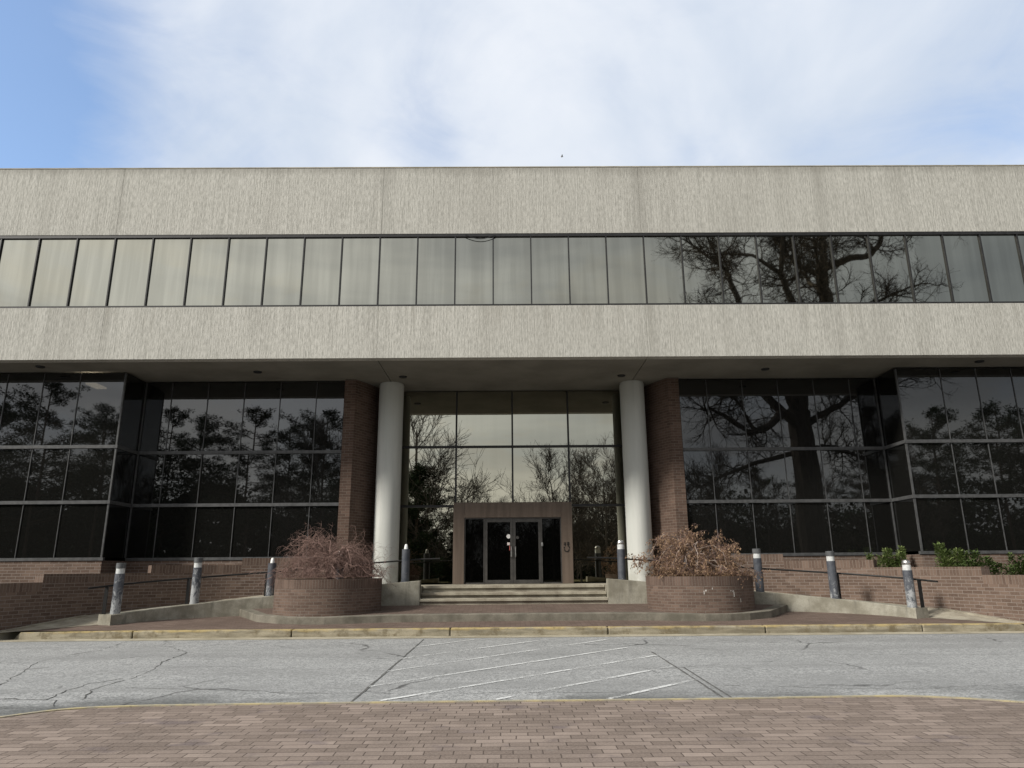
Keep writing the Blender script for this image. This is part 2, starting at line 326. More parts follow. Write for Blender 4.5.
# ------------------------------------------------------------------ mesh helpers
class MB:
    def __init__(s): s.v = []; s.f = []; s.uv = []
    def face(s, pts, uvs=None):
        i = len(s.v); s.v += [tuple(p) for p in pts]; s.f.append(tuple(range(i, i+len(pts))))
        s.uv.append(uvs)
    def box(s, x0, x1, y0, y1, z0, z1):
        """box with brick-friendly metre UVs"""
        q = lambda *p: s.face([p[0], p[1], p[2], p[3]], [uvp(p[k], p[4]) for k in range(4)])
        def uvp(p, ax): return (p[0]+p[1]*0, p[2]) if ax == 'y' else ((p[1], p[2]) if ax == 'x' else (p[0], p[1]))
        q((x0, y0, z0), (x1, y0, z0), (x1, y0, z1), (x0, y0, z1), 'y'); q((x1, y1, z0), (x0, y1, z0), (x0, y1, z1), (x1, y1, z1), 'y')
        q((x0, y1, z0), (x0, y0, z0), (x0, y0, z1), (x0, y1, z1), 'x'); q((x1, y0, z0), (x1, y1, z0), (x1, y1, z1), (x1, y0, z1), 'x')
        q((x0, y0, z1), (x1, y0, z1), (x1, y1, z1), (x0, y1, z1), 'z'); q((x0, y1, z0), (x1, y1, z0), (x1, y0, z0), (x0, y0, z0), 'z')
        return s
    def prism(s, poly, z0, z1, caps=True):
        """vertical prism over an anticlockwise plan polygon; z may be functions of (x, y)"""
        f0 = z0 if callable(z0) else (lambda x, y: z0); f1 = z1 if callable(z1) else (lambda x, y: z1)
        u = 0
        for i in range(len(poly)):
            a, b = poly[i], poly[(i+1) % len(poly)]; L = math.dist(a, b)
            s.face([(*a, f0(*a)), (*b, f0(*b)), (*b, f1(*b)), (*a, f1(*a))], [(u, f0(*a)), (u+L, f0(*b)), (u+L, f1(*b)), (u, f1(*a))]); u += L
        if caps:
            s.face([(*p, f1(*p)) for p in poly], [tuple(p) for p in poly])
            s.face([(*p, f0(*p)) for p in reversed(poly)], [tuple(p) for p in reversed(poly)])
        return s
    def strip(s, inner, outer, z0, z1):
        """wall swept between two plan polylines (closed solid); z0/z1 are lists"""
        n = len(inner); u = 0
        us = [0]
        for i in range(1, n): us.append(us[-1]+math.dist(inner[i-1], inner[i]))
        t = math.dist(inner[0], outer[0])
        for i in range(n-1):
            a, b, c, d = inner[i], inner[i+1], outer[i+1], outer[i]
            s.face([(*a, z0[i]), (*b, z0[i+1]), (*b, z1[i+1]), (*a, z1[i])], [(us[i], z0[i]), (us[i+1], z0[i+1]), (us[i+1], z1[i+1]), (us[i], z1[i])])
            s.face([(*c, z0[i+1]), (*d, z0[i]), (*d, z1[i]), (*c, z1[i+1])], [(us[i+1], z0[i+1]), (us[i], z0[i]), (us[i], z1[i]), (us[i+1], z1[i+1])])
            s.face([(*a, z1[i]), (*b, z1[i+1]), (*c, z1[i+1]), (*d, z1[i])], [(us[i], 0), (us[i+1], 0), (us[i+1], t), (us[i], t)])
            s.face([(*d, z0[i]), (*c, z0[i+1]), (*b, z0[i+1]), (*a, z0[i])])
        for k in (0, n-1):
            s.face([(*outer[k], z0[k]), (*inner[k], z0[k]), (*inner[k], z1[k]), (*outer[k], z1[k])], [(0, z0[k]), (t, z0[k]), (t, z1[k]), (0, z1[k])])
        return s
    def tube(s, path, radii, n=6, caps=True):
        pts = [Vector(p) for p in path]
        base = len(s.v); m_ = len(pts)
        ref = None
        for i, p in enumerate(pts):
            t = (pts[min(i+1, m_-1)]-pts[max(i-1, 0)])
            if t.length < 1e-9: t = Vector((0, 0, 1))
            t.normalize()
            if ref is None: ref = t.orthogonal().normalized()
            a = (ref - t*ref.dot(t))
            a = a.normalized() if a.length > 1e-6 else t.orthogonal().normalized()
            b = t.cross(a); ref = a
            r = radii[i] if hasattr(radii, '__len__') else radii
            for k in range(n):
                an = 2*math.pi*k/n
                s.v.append(tuple(p + a*(r*math.cos(an)) + b*(r*math.sin(an))))
        for i in range(m_-1):
            for k in range(n):
                k2 = (k+1) % n
                s.f.append((base+i*n+k, base+i*n+k2, base+(i+1)*n+k2, base+(i+1)*n+k)); s.uv.append(None)
        if caps and n > 3:
            s.f.append(tuple(base+k for k in reversed(range(n)))); s.uv.append(None)
            s.f.append(tuple(base+(m_-1)*n+k for k in range(n))); s.uv.append(None)
        return s
    def lathe(s, c, prof, n=24, uvr=None):
        """solid of revolution about the vertical through c; prof is (radius, z) from bottom to top"""
        for (ra, za), (rb, zb) in zip(prof, prof[1:]):
            for k in range(n):
                a0, a1 = 2*math.pi*k/n, 2*math.pi*(k+1)/n
                P = lambda r, a, z: (c[0]+r*math.cos(a), c[1]+r*math.sin(a), z)
                ur = uvr or max(ra, rb)
                if ra < 1e-6: s.face([P(rb, a0, zb), P(rb, a1, zb), (c[0], c[1], za)][::-1])
                elif rb < 1e-6: s.face([P(ra, a0, za), P(ra, a1, za), (c[0], c[1], zb)])
                else: s.face([P(ra, a0, za), P(ra, a1, za), P(rb, a1, zb), P(rb, a0, zb)], [(ur*a0, za), (ur*a1, za), (ur*a1, zb+(abs(ra-rb) if zb == za else 0)), (ur*a0, zb+(abs(ra-rb) if zb == za else 0))])
        return s
    def build(s, name, material, parent=None, smooth=False, bevel=0.0, merge=True):
        me = bpy.data.meshes.new(name)
        o0 = wpos(parent)
        me.from_pydata([(x-o0[0], y-o0[1], z-o0[2]) for x, y, z in s.v], [], s.f)
        if any(u is not None for u in s.uv):
            l = me.uv_layers.new(name='UVMap'); i = 0; data = []
            for f, u in zip(s.f, s.uv):
                for k in range(len(f)): data += list(u[k]) if u else [0.0, 0.0]
            l.data.foreach_set('uv', data)
        me.materials.append(material)
        if smooth or bevel:
            bm = bmesh.new(); bm.from_mesh(me)
            bmesh.ops.remove_doubles(bm, verts=bm.verts, dist=1e-5)
            if smooth:
                for f in bm.faces: f.smooth = True
                for e in bm.edges:
                    if len(e.link_faces) == 2 and e.calc_face_angle(0) > R(40): e.smooth = False
            bm.to_mesh(me); bm.free()
        o = bpy.data.objects.new(name, me); COL.objects.link(o)
        if parent: o.parent = parent
        if bevel:
            b = o.modifiers.new('bevel', 'BEVEL'); b.width = bevel; b.segments = 2; b.limit_method = 'ANGLE'; b.angle_limit = R(50)
        return o
def wpos(o):
    p = Vector((0, 0, 0))
    while o is not None: p += Vector(o.location); o = o.parent
    return p
def tag(o, label=None, cat=None, group=None, kind=None):
    for k, v in (('label', label), ('category', cat), ('group', group), ('kind', kind)):
        if v: o[k] = v
    return o
def thing(name, label, cat, loc, group=None):
    o = bpy.data.objects.new(name, None); COL.objects.link(o); o.location = loc; o.empty_display_size = .2
    return tag(o, label, cat, group)
def bez(P, t):
    return tuple((1-t)**2*P[0][i] + 2*t*(1-t)*P[1][i] + t*t*P[2][i] for i in (0, 1))
def bez_off(P, t, off, c=(0, 16.5)):
    a, b = bez(P, t-.001), bez(P, t+.001); dx, dy = b[0]-a[0], b[1]-a[1]; L = math.hypot(dx, dy); n = (-dy/L, dx/L)
    p = bez(P, t)
    if n[0]*(p[0]-c[0]) + n[1]*(p[1]-c[1]) < 0: n = (-n[0], -n[1])
    return (p[0]+n[0]*off, p[1]+n[1]*off)
def lerp(tab, t):
    for (a, b), (c, d) in zip(tab, tab[1:]):
        if t <= c: return b + (d-b)*max(0, t-a)/(c-a)
    return tab[-1][1]
def fr(n, a=0.0, b=1.0): return [a+(b-a)*i/n for i in range(n+1)]

# ------------------------------------------------------------------ ground, road, paving
def structure(o): return tag(o, kind='structure')
g = MB(); g.face([(-1500, -1500, -.42), (1500, -1500, -.42), (1500, 1500, -.42), (-1500, 1500, -.42)]); structure(g.build('ground', M['grass']))
ROADZ = lambda y: -.06 + max(0, y-9.6)*.0165
g = MB()
ys = [-16, 9.6, 11, 12.5, 14, 15.5, 17.35]
for a, b in zip(ys, ys[1:]): g.face([(-60, a, ROADZ(a)), (60, a, ROADZ(a)), (60, b, ROADZ(b)), (-60, b, ROADZ(b))])
structure(g.build('road', M['asphalt']))
g = MB(); g.box(-60, -11.97, 17.2, 17.945, -.4, .055); g.box(12.52, 60, 17.2, 17.945, -.4, .055); structure(g.build('road_shoulder', M['asphalt']))

# brick island the camera stands on, with its yellow painted edge
isl = [(-7.4, -6), (7.4, -6), (7.5, 5), (7.2, 7.4), (6.5, 8.75), (5.9, 9.29), (5.2, 9.62), (4.5, 9.72), (2.2, 9.63), (-1.5, 9.60), (-3.6, 9.56), (-4.85, 9.50), (-5.5, 9.34), (-6.0, 8.88), (-6.9, 7.6), (-7.4, 5)]
def catmull(P, k=6):
    out = []
    for i in range(len(P)):
        p0, p1, p2, p3 = [Vector(P[(i+j-1) % len(P)]) for j in range(4)]
        for s_ in range(k):
            t = s_/k; out.append(tuple(.5*((2*p1)+(-p0+p2)*t+(2*p0-5*p1+4*p2-p3)*t*t+(-p0+3*p1-3*p2+p3)*t**3)))
    return out
isl_s = isl[:2] + catmull(isl)[12:-6]
def inset(poly, d):
    out = []
    for i in range(len(poly)):
        a, b, c = Vector(poly[i-1]), Vector(poly[i]), Vector(poly[(i+1) % len(poly)])
        e = (c-a).normalized(); n = Vector((-e.y, e.x)); out.append(tuple(b+n*d))
    return out
isl_in = inset(isl_s, .07)
g = MB(); g.prism(isl_in, -.3, .0); structure(g.build('brick_paving', M['paver']))
g = MB()
for i in range(len(isl_s)):
    j = (i+1) % len(isl_s); a, b, c, d = isl_s[i], isl_s[j], isl_in[j], isl_in[i]
    g.face([(*a, -.3), (*b, -.3), (*b, .012), (*a, .012)]); g.face([(*a, .012), (*b, .012), (*c, .012), (*d, .012)]); g.face([(*c, -.1), (*d, -.1), (*d, .012), (*c, .012)])
structure(g.build('island_kerb', M['yellow']))

# kerb in cast lengths, with gutter
g = MB(); seg = 3.74; x = -11.95
joint = [-11.95] + [-9.03 + seg*i for i in range(6)] + [12.5]
for i in range(len(joint)-1):
    a, b = joint[i]+.012, joint[i+1]-.012
    if i == 0: g.prism([(a+.28, 17.72), (b, 17.72), (b, 17.95), (a, 17.95)], -.2, lambda x, y: .10 if x < joint[0]+.1 and y > 17.9 else .255)
    else: g.box(a, b, 17.72, 17.95, -.2, .255 + rnd.uniform(-.004, .004))
structure(g.build('kerb', M['kerb'], bevel=.025))
g = MB(); g.face([(-12.6, 17.3, .072), (12.6, 17.3, .072), (12.6, 17.72, .082), (-12.6, 17.72, .082)]); structure(g.build('gutter', M['gutter']))

# painted loading-zone hatching and worn seams
g = MB()
def line(g, a, b, wd, z=.008, ext=None):
    a, b = Vector(a), Vector(b); e = (b-a).normalized(); n = Vector((-e.y, e.x))*wd/2
    g.face([(*(a-n), ROADZ(a.y)+z), (*(b-n), ROADZ(b.y)+z), (*(b+n), ROADZ(b.y)+z), (*(a+n), ROADZ(a.y)+z)])
for a, b in (((-2.15, 15.62), (-.95, 16.95)), ((-2.14, 13.95), (.75, 16.92)), ((-2.17, 12.45), (2.0, 16.7)), ((-2.19, 11.05), (2.3, 15.35)), ((-1.85, 10.0), (2.6, 14.1)), ((-.36, 10.0), (2.6, 12.75)), ((1.12, 9.98), (2.62, 11.4))):
    k = 4
    A, Bv = Vector(a), Vector(b)
    for i in range(k): line(g, A.lerp(Bv, i/k), A.lerp(Bv, (i+1)/k), .085)
structure(g.build('road_marking', M['paint']))
g = MB()
def crack(g, pts, wd):
    P = [Vector(p) for p in pts]; Q = []
    for a, b in zip(P, P[1:]):
        k = max(2, int((b-a).length/.12))
        for i in range(k): Q.append(a.lerp(b, i/k) + Vector((rnd.uniform(-.03, .03), rnd.uniform(-.03, .03))))
    Q.append(P[-1])
    for a, b in zip(Q, Q[1:]): line(g, a, b, wd*rnd.uniform(.12, .5), .005)
for pts, wd in (([(-7.2, 15.9), (-6.55, 15.03), (-6.48, 13.82), (-6.24, 13.1), (-6.09, 12.08), (-6.14, 11.38), (-6.15, 10.99), (-5.87, 10.26)], .05), ([(-6.2, 11.99), (-6.48, 11.57), (-6.51, 11.0), (-6.38, 10.29), (-6.88, 10.38), (-8, 10.45)], .045),
                ([(-7.6, 10.4), (-6.2, 10.25), (-5.99, 9.85)], .04), ([(-6.27, 13.15), (-4.4, 13.12)], .03), ([(-8.87, 17.21), (-8.57, 15.47), (-8.8, 13.96), (-7.79, 11.47)], .03),
                ([(3.0, 13.9), (6, 14.0), (9, 13.8)], .02), ([(1.2, 16.0), (1.7, 15.8), (2.4, 15.9), (3.1, 15.5)], .06), ([(4.4, 16.4), (5.6, 15.9)], .05), ([(3.3, 15.2), (3.9, 14.9)], .05), ([(-5.2, 16.2), (-4.6, 15.6)], .03),
                ([(2.9, 10.9), (5, 10.5), (8, 10.9), (11, 10.6)], .03), ([(-5.8, 11.2), (-3, 10.6), (-1, 10.5), (1.5, 10.45)], .028)): crack(g, pts, wd)
structure(g.build('road_crack', M['crack']))
g = MB()
for pts, wd in (([(-2.22, 9.95), (-2.17, 12), (-2.1, 17.1)], .06), ([(2.63, 9.95), (2.63, 11.4), (2.62, 12.75), (2.6, 14.6)], .06)): 
    for a, b in zip(pts, pts[1:]):
        for i in range(6): line(g, Vector(a).lerp(Vector(b), i/6)+Vector((rnd.uniform(-.008, .008), 0)), Vector(a).lerp(Vector(b), (i+1)/6), wd*rnd.uniform(.35, .7), .005)
line(g, (2.74, 9.8), (2.74, 12.6), .03, .005)
structure(g.build('road_seam', M['seam']))

# ------------------------------------------------------------------ plaza, terrace, ramps
RI = [(2.75, 21.6), (9.3, 21.4), (10.25, 18.95)]                 # plaza face of the ramp parapet
RO = [(5.4, 22.9), (11.5, 22.9), (12.42, 17.3)]                  # ramp face of the brick retaining wall
mir = lambda P, s: [(s*x, y) for x, y in P]
PZ = lambda x, y: .25 + .045*(y-17.95)
g = MB(); n = 12
for i in range(n):
    a, b = 17.95+3.8*i/n, 17.95+3.8*(i+1)/n
    g.face([(-12.6, a, PZ(0, a)), (12.6, a, PZ(0, a)), (12.6, b, PZ(0, b)), (-12.6, b, PZ(0, b))], [(-12.6, a), (12.6, a), (12.6, b), (-12.6, b)])
structure(g.build('plaza', M['plaza']))
TZ = lambda x, y: .462 + .05*(y-18.8)
edge = [(7.75, 20.98), (6.7, 19.42), (6.0, 18.98), (5.45, 18.82), (4.8, 18.77), (4.1, 18.88), (3.4, 19.06), (2.6, 19.15), (0, 19.16)]
edge = [(-x, y) for x, y in edge] + edge[:-1][::-1]
ein = inset(edge + [(0, 24)], .28)[:-1]; ein[0] = (-7.45, 21.1); ein[-1] = (7.45, 21.1)
g = MB()
for i in range(len(edge)-1):
    a, b, c, d = edge[i], edge[i+1], ein[i+1], ein[i]
    g.face([(*a, .2), (*b, .2), (*b, TZ(*b)), (*a, TZ(*a))]); g.face([(*a, TZ(*a)), (*b, TZ(*b)), (*c, TZ(*c)), (*d, TZ(*d))]); g.face([(*d, .2), (*d, TZ(*d)), (*c, TZ(*c)), (*c, .2)])
structure(g.build('terrace_ledge', M['ledge'], bevel=.012))
g = MB(); poly = ein + [(7.2, 21.75), (-7.2, 21.75)]
g.prism(poly, .1, lambda x, y: TZ(x, y)-.006); structure(g.build('entrance_terrace', M['plaza']))

# steps and landing
st = thing('entrance_steps', 'three broad worn concrete steps rising to the glass entrance', 'steps', (0, 21.6, .5))
for y0, z0, z1 in ((21.6, .3, .775), (21.95, .5, .935), (22.3, .7, 1.125)):
    g = MB(); g.box(-2.75, 2.75, y0+.06, y0+.7, z0, z1-.085); g.box(-2.75, 2.75, y0, y0+.36 if y0 < 22.2 else y0+.7, z1-.083, z1)
    g.build('step', M['step'], st, bevel=.012)
g = MB(); g.prism([(-6.2, 22.4), (-2.76, 22.15), (-2.76, 23.005), (2.76, 23.005), (2.76, 22.15), (6.2, 22.4), (6.2, 24.9), (-6.2, 24.9)], .5, 1.121)
structure(g.build('entrance_landing', M['step']))

WT = [(0, 1.29), (.09, 1.2), (.38, .91), (.63, .735), (.93, .565), (1, .545)]       # parapet top along the ramp
BT = [(0, .45), (1, .2)]
def rampz(t, y):
    k = min(1, max(0, (t-.70)/.26)); k = k*k*(3-2*k); b = PZ(0, y)+.006
    return max(b, (lerp(WT, t)-.2)*(1-k) + b*k)
for s in (-1, 1):
    P = mir(RI, s); side = 'left' if s < 0 else 'right'
    ts = fr(30); inn = [bez(P, t) for t in ts]; out = [bez_off(P, t, .4) for t in ts]
    zt = [lerp(WT, t) + (.015 if s > 0 else 0)*(1-t) for t in ts]
    wl = MB().strip(inn, out, [lerp(BT, t) for t in ts], zt)
    wo = wl.build('ramp_parapet', M['weathered'], bevel=.015)
    tag(wo, {-1: 'low curved concrete parapet of the left ramp, its face in shade', 1: 'low curved concrete parapet of the right ramp, its face in light'}[s], 'parapet wall', 'concrete ramp parapets')
    # ramp surface between the parapet and the brick wall
    g = MB(); Q = mir(RO, s)
    for a, b in zip(ts, ts[1:]):
        p0, p1, q0, q1 = bez_off(P, a, .39), bez_off(P, b, .39), bez_off(Q, a, .02), bez_off(Q, b, .02)
        g.face([(*p0, rampz(a, p0[1])), (*p1, rampz(b, p1[1])), (*q1, rampz(b, q1[1])), (*q0, rampz(a, q0[1]))], [p0, p1, q1, q0])
    structure(g.build('ramp', M['step']))
    # light concrete edging at the foot of the brick wall
    # stepped, curved brick retaining wall
    wt = thing('brick_retaining_wall', {-1: 'curved red brick retaining wall stepping up behind the left ramp, in shade', 1: 'curved red brick retaining wall stepping up behind the right ramp, in light'}[s], 'brick wall', (s*11, 21, .3), 'stepped brick walls')
    tiers = [(0, .27, 1.985), (.27, .54, 1.78), (.54, .85, 1.565), (.85, 1.0, 1.36)]
    for a, b, zt_ in tiers:
        tt = fr(12, a, b); inn = [bez(Q, t) for t in tt]; out = [bez_off(Q, t, .3, (0, 16)) for t in tt]
        if b == 1.0:
            inn += [(s*12.43, 17.26)] ; out += [(s*12.73, 17.26)]
        g = MB(); g.strip(inn, out, [.15]*len(inn), [zt_-.225]*len(inn)); g.build('wall_body', M['brick'], wt)
        g = MB(); g.strip(inn, out, [zt_-.225]*len(inn), [zt_]*len(inn)); g.build('coping', M['soldier'], wt)
    g = MB(); g.box(min(s*12.74, s*24), max(s*12.74, s*24), 17.26, 17.56, .0, 1.135); g.build('wall_body', M['brick'], wt)
    g = MB(); g.box(min(s*12.74, s*24), max(s*12.74, s*24), 17.26, 17.56, 1.135, 1.36); g.build('coping', M['soldier'], wt)
    # planting bed behind the wall
    g = MB(); bedpts = [bez_off(Q, t, .25, (0, 16)) for t in fr(12)] + [(s*12.7, 17.5), (s*24, 17.5), (s*24, 23), (s*5.5, 23.2)]
    if s < 0: bedpts = bedpts[::-1]
    g.face([(*p, 1.26) for p in bedpts]); structure(g.build('planting_bed', M['soil']))
    # concrete edging strip along the wall foot
    g = MB(); tt = fr(14, .72, 1.0)
    inn = [bez_off(Q, t, -.16, (0, 16)) for t in tt]; out = [bez_off(Q, t, -.003, (0, 16)) for t in tt]
    zz = [rampz(t, p[1])+.02 for t, p in zip(tt, inn)]
    g.strip(inn, out, [z-.4 for z in zz], zz); structure(g.build('pavement_edging', M['step']))

# ------------------------------------------------------------------ building
bd = thing('office_building', 'wide three-level concrete and brick office building with dark mirrored glazing', 'building', (0, 22, 1.1))
FY = 20.5
XJ = [-20.75, -12.45, -4.1, 4.1, 12.45, 20.75]
for i in range(5):
    a, b = XJ[i]+.004, XJ[i+1]-.004
    g = MB(); g.box(a, b, FY, FY+.3, 11.86, 14.19); g.build('parapet_panel', M['ribbed'], bd)
    g = MB(); g.box(a, b, FY, FY+.3, 7.775, 9.43); g.build('spandrel_panel', M['ribbed'], bd)
g = MB(); g.box(-20.76, 20.76, FY-.012, FY+.5, 14.192, 14.222); g.build('coping', M['gutter'], bd)
for x in XJ[1:-1]:
    g = MB(); g.box(x-.02, x+.02, FY+.004, FY+.2, 11.87, 14.18); g.build('panel_joint', M['sealant'], bd)
    g = MB(); g.box(x-.02, x+.02, FY+.004, FY+.2, 7.79, 9.42); g.build('panel_joint', M['sealant'], bd)
# ribbon of upper windows
g = MB(); g.box(-20.7, 20.7, FY+.012, FY+.2, 11.765, 11.858); g.build('window_head', M['frame_dark'], bd)
g = MB(); g.box(-20.7, 20.7, FY+.0, FY+.2, 9.432, 9.485); g.build('window_sill', M['frame_dark'], bd)
def pane(parent, name, x0, x1, y, z0, z1, material, axis='x', tilt=.0016):
    a, b = rnd.uniform(-tilt, tilt), rnd.uniform(-tilt, tilt)
    g = MB(); xm, zm = (x0+x1)/2, (z0+z1)/2
    def P(x, z, dy):
        d = y+dy+(x-xm)*a+(z-zm)*b
        return (x, d, z) if axis == 'x' else (d, x, z)
    c = [(x0, z0), (x1, z0), (x1, z1), (x0, z1)]
    F = [P(*p, 0) for p in c]; Bk = [P(*p, .012) for p in c]
    g.face(F); g.face(Bk[::-1])
    for i in range(4): j = (i+1) % 4; g.face([F[j], F[i], Bk[i], Bk[j]])
    return g.build(name, material, parent)
PW = 1.1875
for k in range(-17, 18):
    xc = .015+k*PW
    wf = MB().box(xc-PW/2-.019, xc-PW/2+.019, FY+.02, FY+.16, 9.486, 11.764).build('window', M['frame_dark'], bd)
    pane(wf, 'pane', xc-PW/2+.02, xc+PW/2-.02, FY+.075, 9.487, 11.763, M['bronze'])
g = MB()
pts = [(-1.62+.55*0, FY-.01, 11.80)]
for i in range(9): t = i/8; g_ = (-1.45+.95*t, FY-.03, 11.79-.13*math.sin(math.pi*t)); pts.append(g_)
g.tube(pts[1:], .012, 5); g.build('cable', M['black'], bd)
# soffit in panels with open joints, downlights
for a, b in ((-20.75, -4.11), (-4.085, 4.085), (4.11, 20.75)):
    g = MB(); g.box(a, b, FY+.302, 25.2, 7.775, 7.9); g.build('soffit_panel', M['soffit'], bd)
for (x, y) in ((-3.6, 22.65), (3.62, 22.65), (-8.15, 21.95), (8.15, 21.95), (-14.6, 21.2), (14.6, 21.2)):
    g = MB(); g.lathe((x, y), [(0, 7.74), (.12, 7.74), (.135, 7.774), (0, 7.774)], 16); g.build('downlight', M['black'], bd)
# shell: roof, back and side walls, floors and the dark rooms behind the glass
g = MB(); g.box(-20.74, 20.74, FY+.31, 46, 13.7, 13.9); g.build('roof', M['roof'], bd)
g = MB(); g.box(-20.75, -20.5, FY+.32, 46, 0, 13.69); g.box(20.5, 20.75, FY+.32, 46, 0, 13.69); g.box(-20.4, 20.4, 45.7, 46, 0, 13.69); g.build('outer_wall', M['brick'], bd)
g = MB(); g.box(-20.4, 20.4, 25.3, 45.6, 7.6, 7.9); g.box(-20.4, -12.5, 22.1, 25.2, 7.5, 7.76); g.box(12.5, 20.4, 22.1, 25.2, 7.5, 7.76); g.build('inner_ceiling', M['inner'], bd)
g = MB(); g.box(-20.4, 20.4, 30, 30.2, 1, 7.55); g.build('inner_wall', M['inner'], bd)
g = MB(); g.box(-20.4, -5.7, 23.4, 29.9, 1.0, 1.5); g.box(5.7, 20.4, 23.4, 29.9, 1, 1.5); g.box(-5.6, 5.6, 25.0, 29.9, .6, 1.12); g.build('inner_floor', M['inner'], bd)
g = MB(); g.box(-13.60, -13.28, 21.97, 22.62, 7.40, 7.45); g.build('ceiling_light', M['lamp'], bd)

# ground-floor glazing
ZT = [1.98, 3.66, 5.36, 7.76]                      # sill, two transoms, head
RECX = [5.6, 6.53, 7.73, 8.93, 10.14, 11.35, 12.23]
BAYX = [12.29, 13.68, 14.83, 15.97, 17.12, 18.27, 19.42, 20.45]
RY, BY = 23.07, 21.8
def glaze(parent, xs, y, s, axis='x'):
    for i in range(len(xs)-1):
        a, b = sorted((s*xs[i], s*xs[i+1])) if axis == 'x' else (xs[i], xs[i+1])
        for j in range(3):
            pane(parent, 'glass_panel', a+.012, b-.012, y+.03 if axis == 'x' else y, ZT[j]+.05, ZT[j+1]-.03, M['darkglass'], axis, .0022)
for s in (-1, 1):
    glaze(bd, RECX, RY, s); glaze(bd, BAYX, BY, s)
    # splayed return of the bay
    pass
    xr = s*12.26
    for j in range(3):
        pane(bd, 'glass_panel', BY+.06, RY-.01, xr, ZT[j]+.05, ZT[j+1]-.03, M['darkglass'], 'y', .001)
    for z in ZT[1:3]:
        g = MB()
        a, b = sorted((s*5.58, s*12.2)); g.box(a, b, RY-.03, RY+.06, z-.055, z+.045)
        a, b = sorted((s*12.31, s*20.5)); g.box(a, b, BY-.03, BY+.06, z-.055, z+.045)
        a, b = sorted((xr-s*.05, xr+s*.045)); g.box(a, b, BY-.031, RY+.061, z-.0555, z+.0455)
        g.build('transom', M['frame_grey'], bd)
    for xs, y in ((RECX[1:-1], RY), (BAYX[1:-1], BY)):
        for x in xs:
            g = MB()
            for j in range(3): g.box(s*x-.010, s*x+.010, y+.004, y+.07, ZT[j]+.047, ZT[j+1]-.057)
            g.build('mullion', M['frame_grey'], bd)
    g = MB(); a, b = sorted((s*12.24, s*12.29))
    for j in range(3): g.box(a, b, BY-.005, BY+.05, ZT[j]+.047, ZT[j+1]-.057)
    g.build('corner_post', M['frame_grey'], bd); g = MB()
    for j in range(3): g.box(s*12.215-.02, s*12.215+.02, RY-.02, RY+.02, ZT[j]+.047, ZT[j+1]-.057)
    g.build('corner_post', M['frame_grey'], bd)
    g = MB(); a, b = sorted((s*5.58, s*12.2)); g.box(a, b, RY-.02, RY+.1, 1.935, 2.025); a, b = sorted((s*12.2, s*20.5)); g.box(a, b, BY-.02, BY+.1, 1.9351, 2.0251)
    g.build('sill', M['frame_grey'], bd)
    # brick base
    g = MB(); a, b = sorted((s*5.58, s*12.23)); g.box(a, b, RY+.01, RY+.3, .6, 1.934)
    a, b = sorted((s*12.235, s*20.5)); g.box(a, b, BY+.01, BY+.3, .6, 1.934); a, b = sorted((s*12.235, s*12.5)); g.box(a, b, BY+.302, RY+.3, .6, 1.933)
    g.build('brick_base', M['brick'], bd)
    # curved brick pier beside the lobby
    pl = [(5.575, 22.98), (5.575, 24.75), (4.62, 24.75), (4.62, 24.25), (4.72, 23.98), (4.9, 23.58), (5.05, 23.28), (5.215, 22.98)]
    pl = [(s*x, y) for x, y in pl]
    if s < 0: pl = pl[::-1]
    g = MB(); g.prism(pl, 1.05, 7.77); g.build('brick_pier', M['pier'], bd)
    # round column
    g = MB(); g.lathe((s*4.13, 23.7), [(0, 1.05), (.415, 1.05), (.415, 7.72), (.40, 7.724), (.40, 7.774), (0, 7.774)], 48)
    g.build('column', M['column'], bd, smooth=True)

# lobby glazing
LY = 24.58
LZ = [1.13, 3.70, 5.75, 7.77]
LX = [-4.61, -3.9, -1.955, 0.01, 1.975, 3.9, 4.61]
for j in range(3):
    for i in range(6):
        if j == 0 and i in (2, 3): continue
        pane(bd, 'glass_panel', LX[i]+.02, LX[i+1]-.02, LY+.03, LZ[j]+.04, LZ[j+1]-.03, M['bronze_lobby'], 'x', .0012)
for z, h in ((3.70, .045), (5.75, .045)):
    g = MB(); g.box(-4.61, 4.61, LY-.03, LY+.07, z-h, z+h*.6); g.build('transom', M['frame_dark'], bd)
for i in (1, 2, 3, 4, 5):
    g = MB()
    for j in range(3):
        if j == 0 and i == 3: continue
        g.box(LX[i]-.03, LX[i]+.03, LY-.015, LY+.07, LZ[j]+.031, LZ[j+1]-.047)
    g.build('mullion', M['frame_dark'], bd)
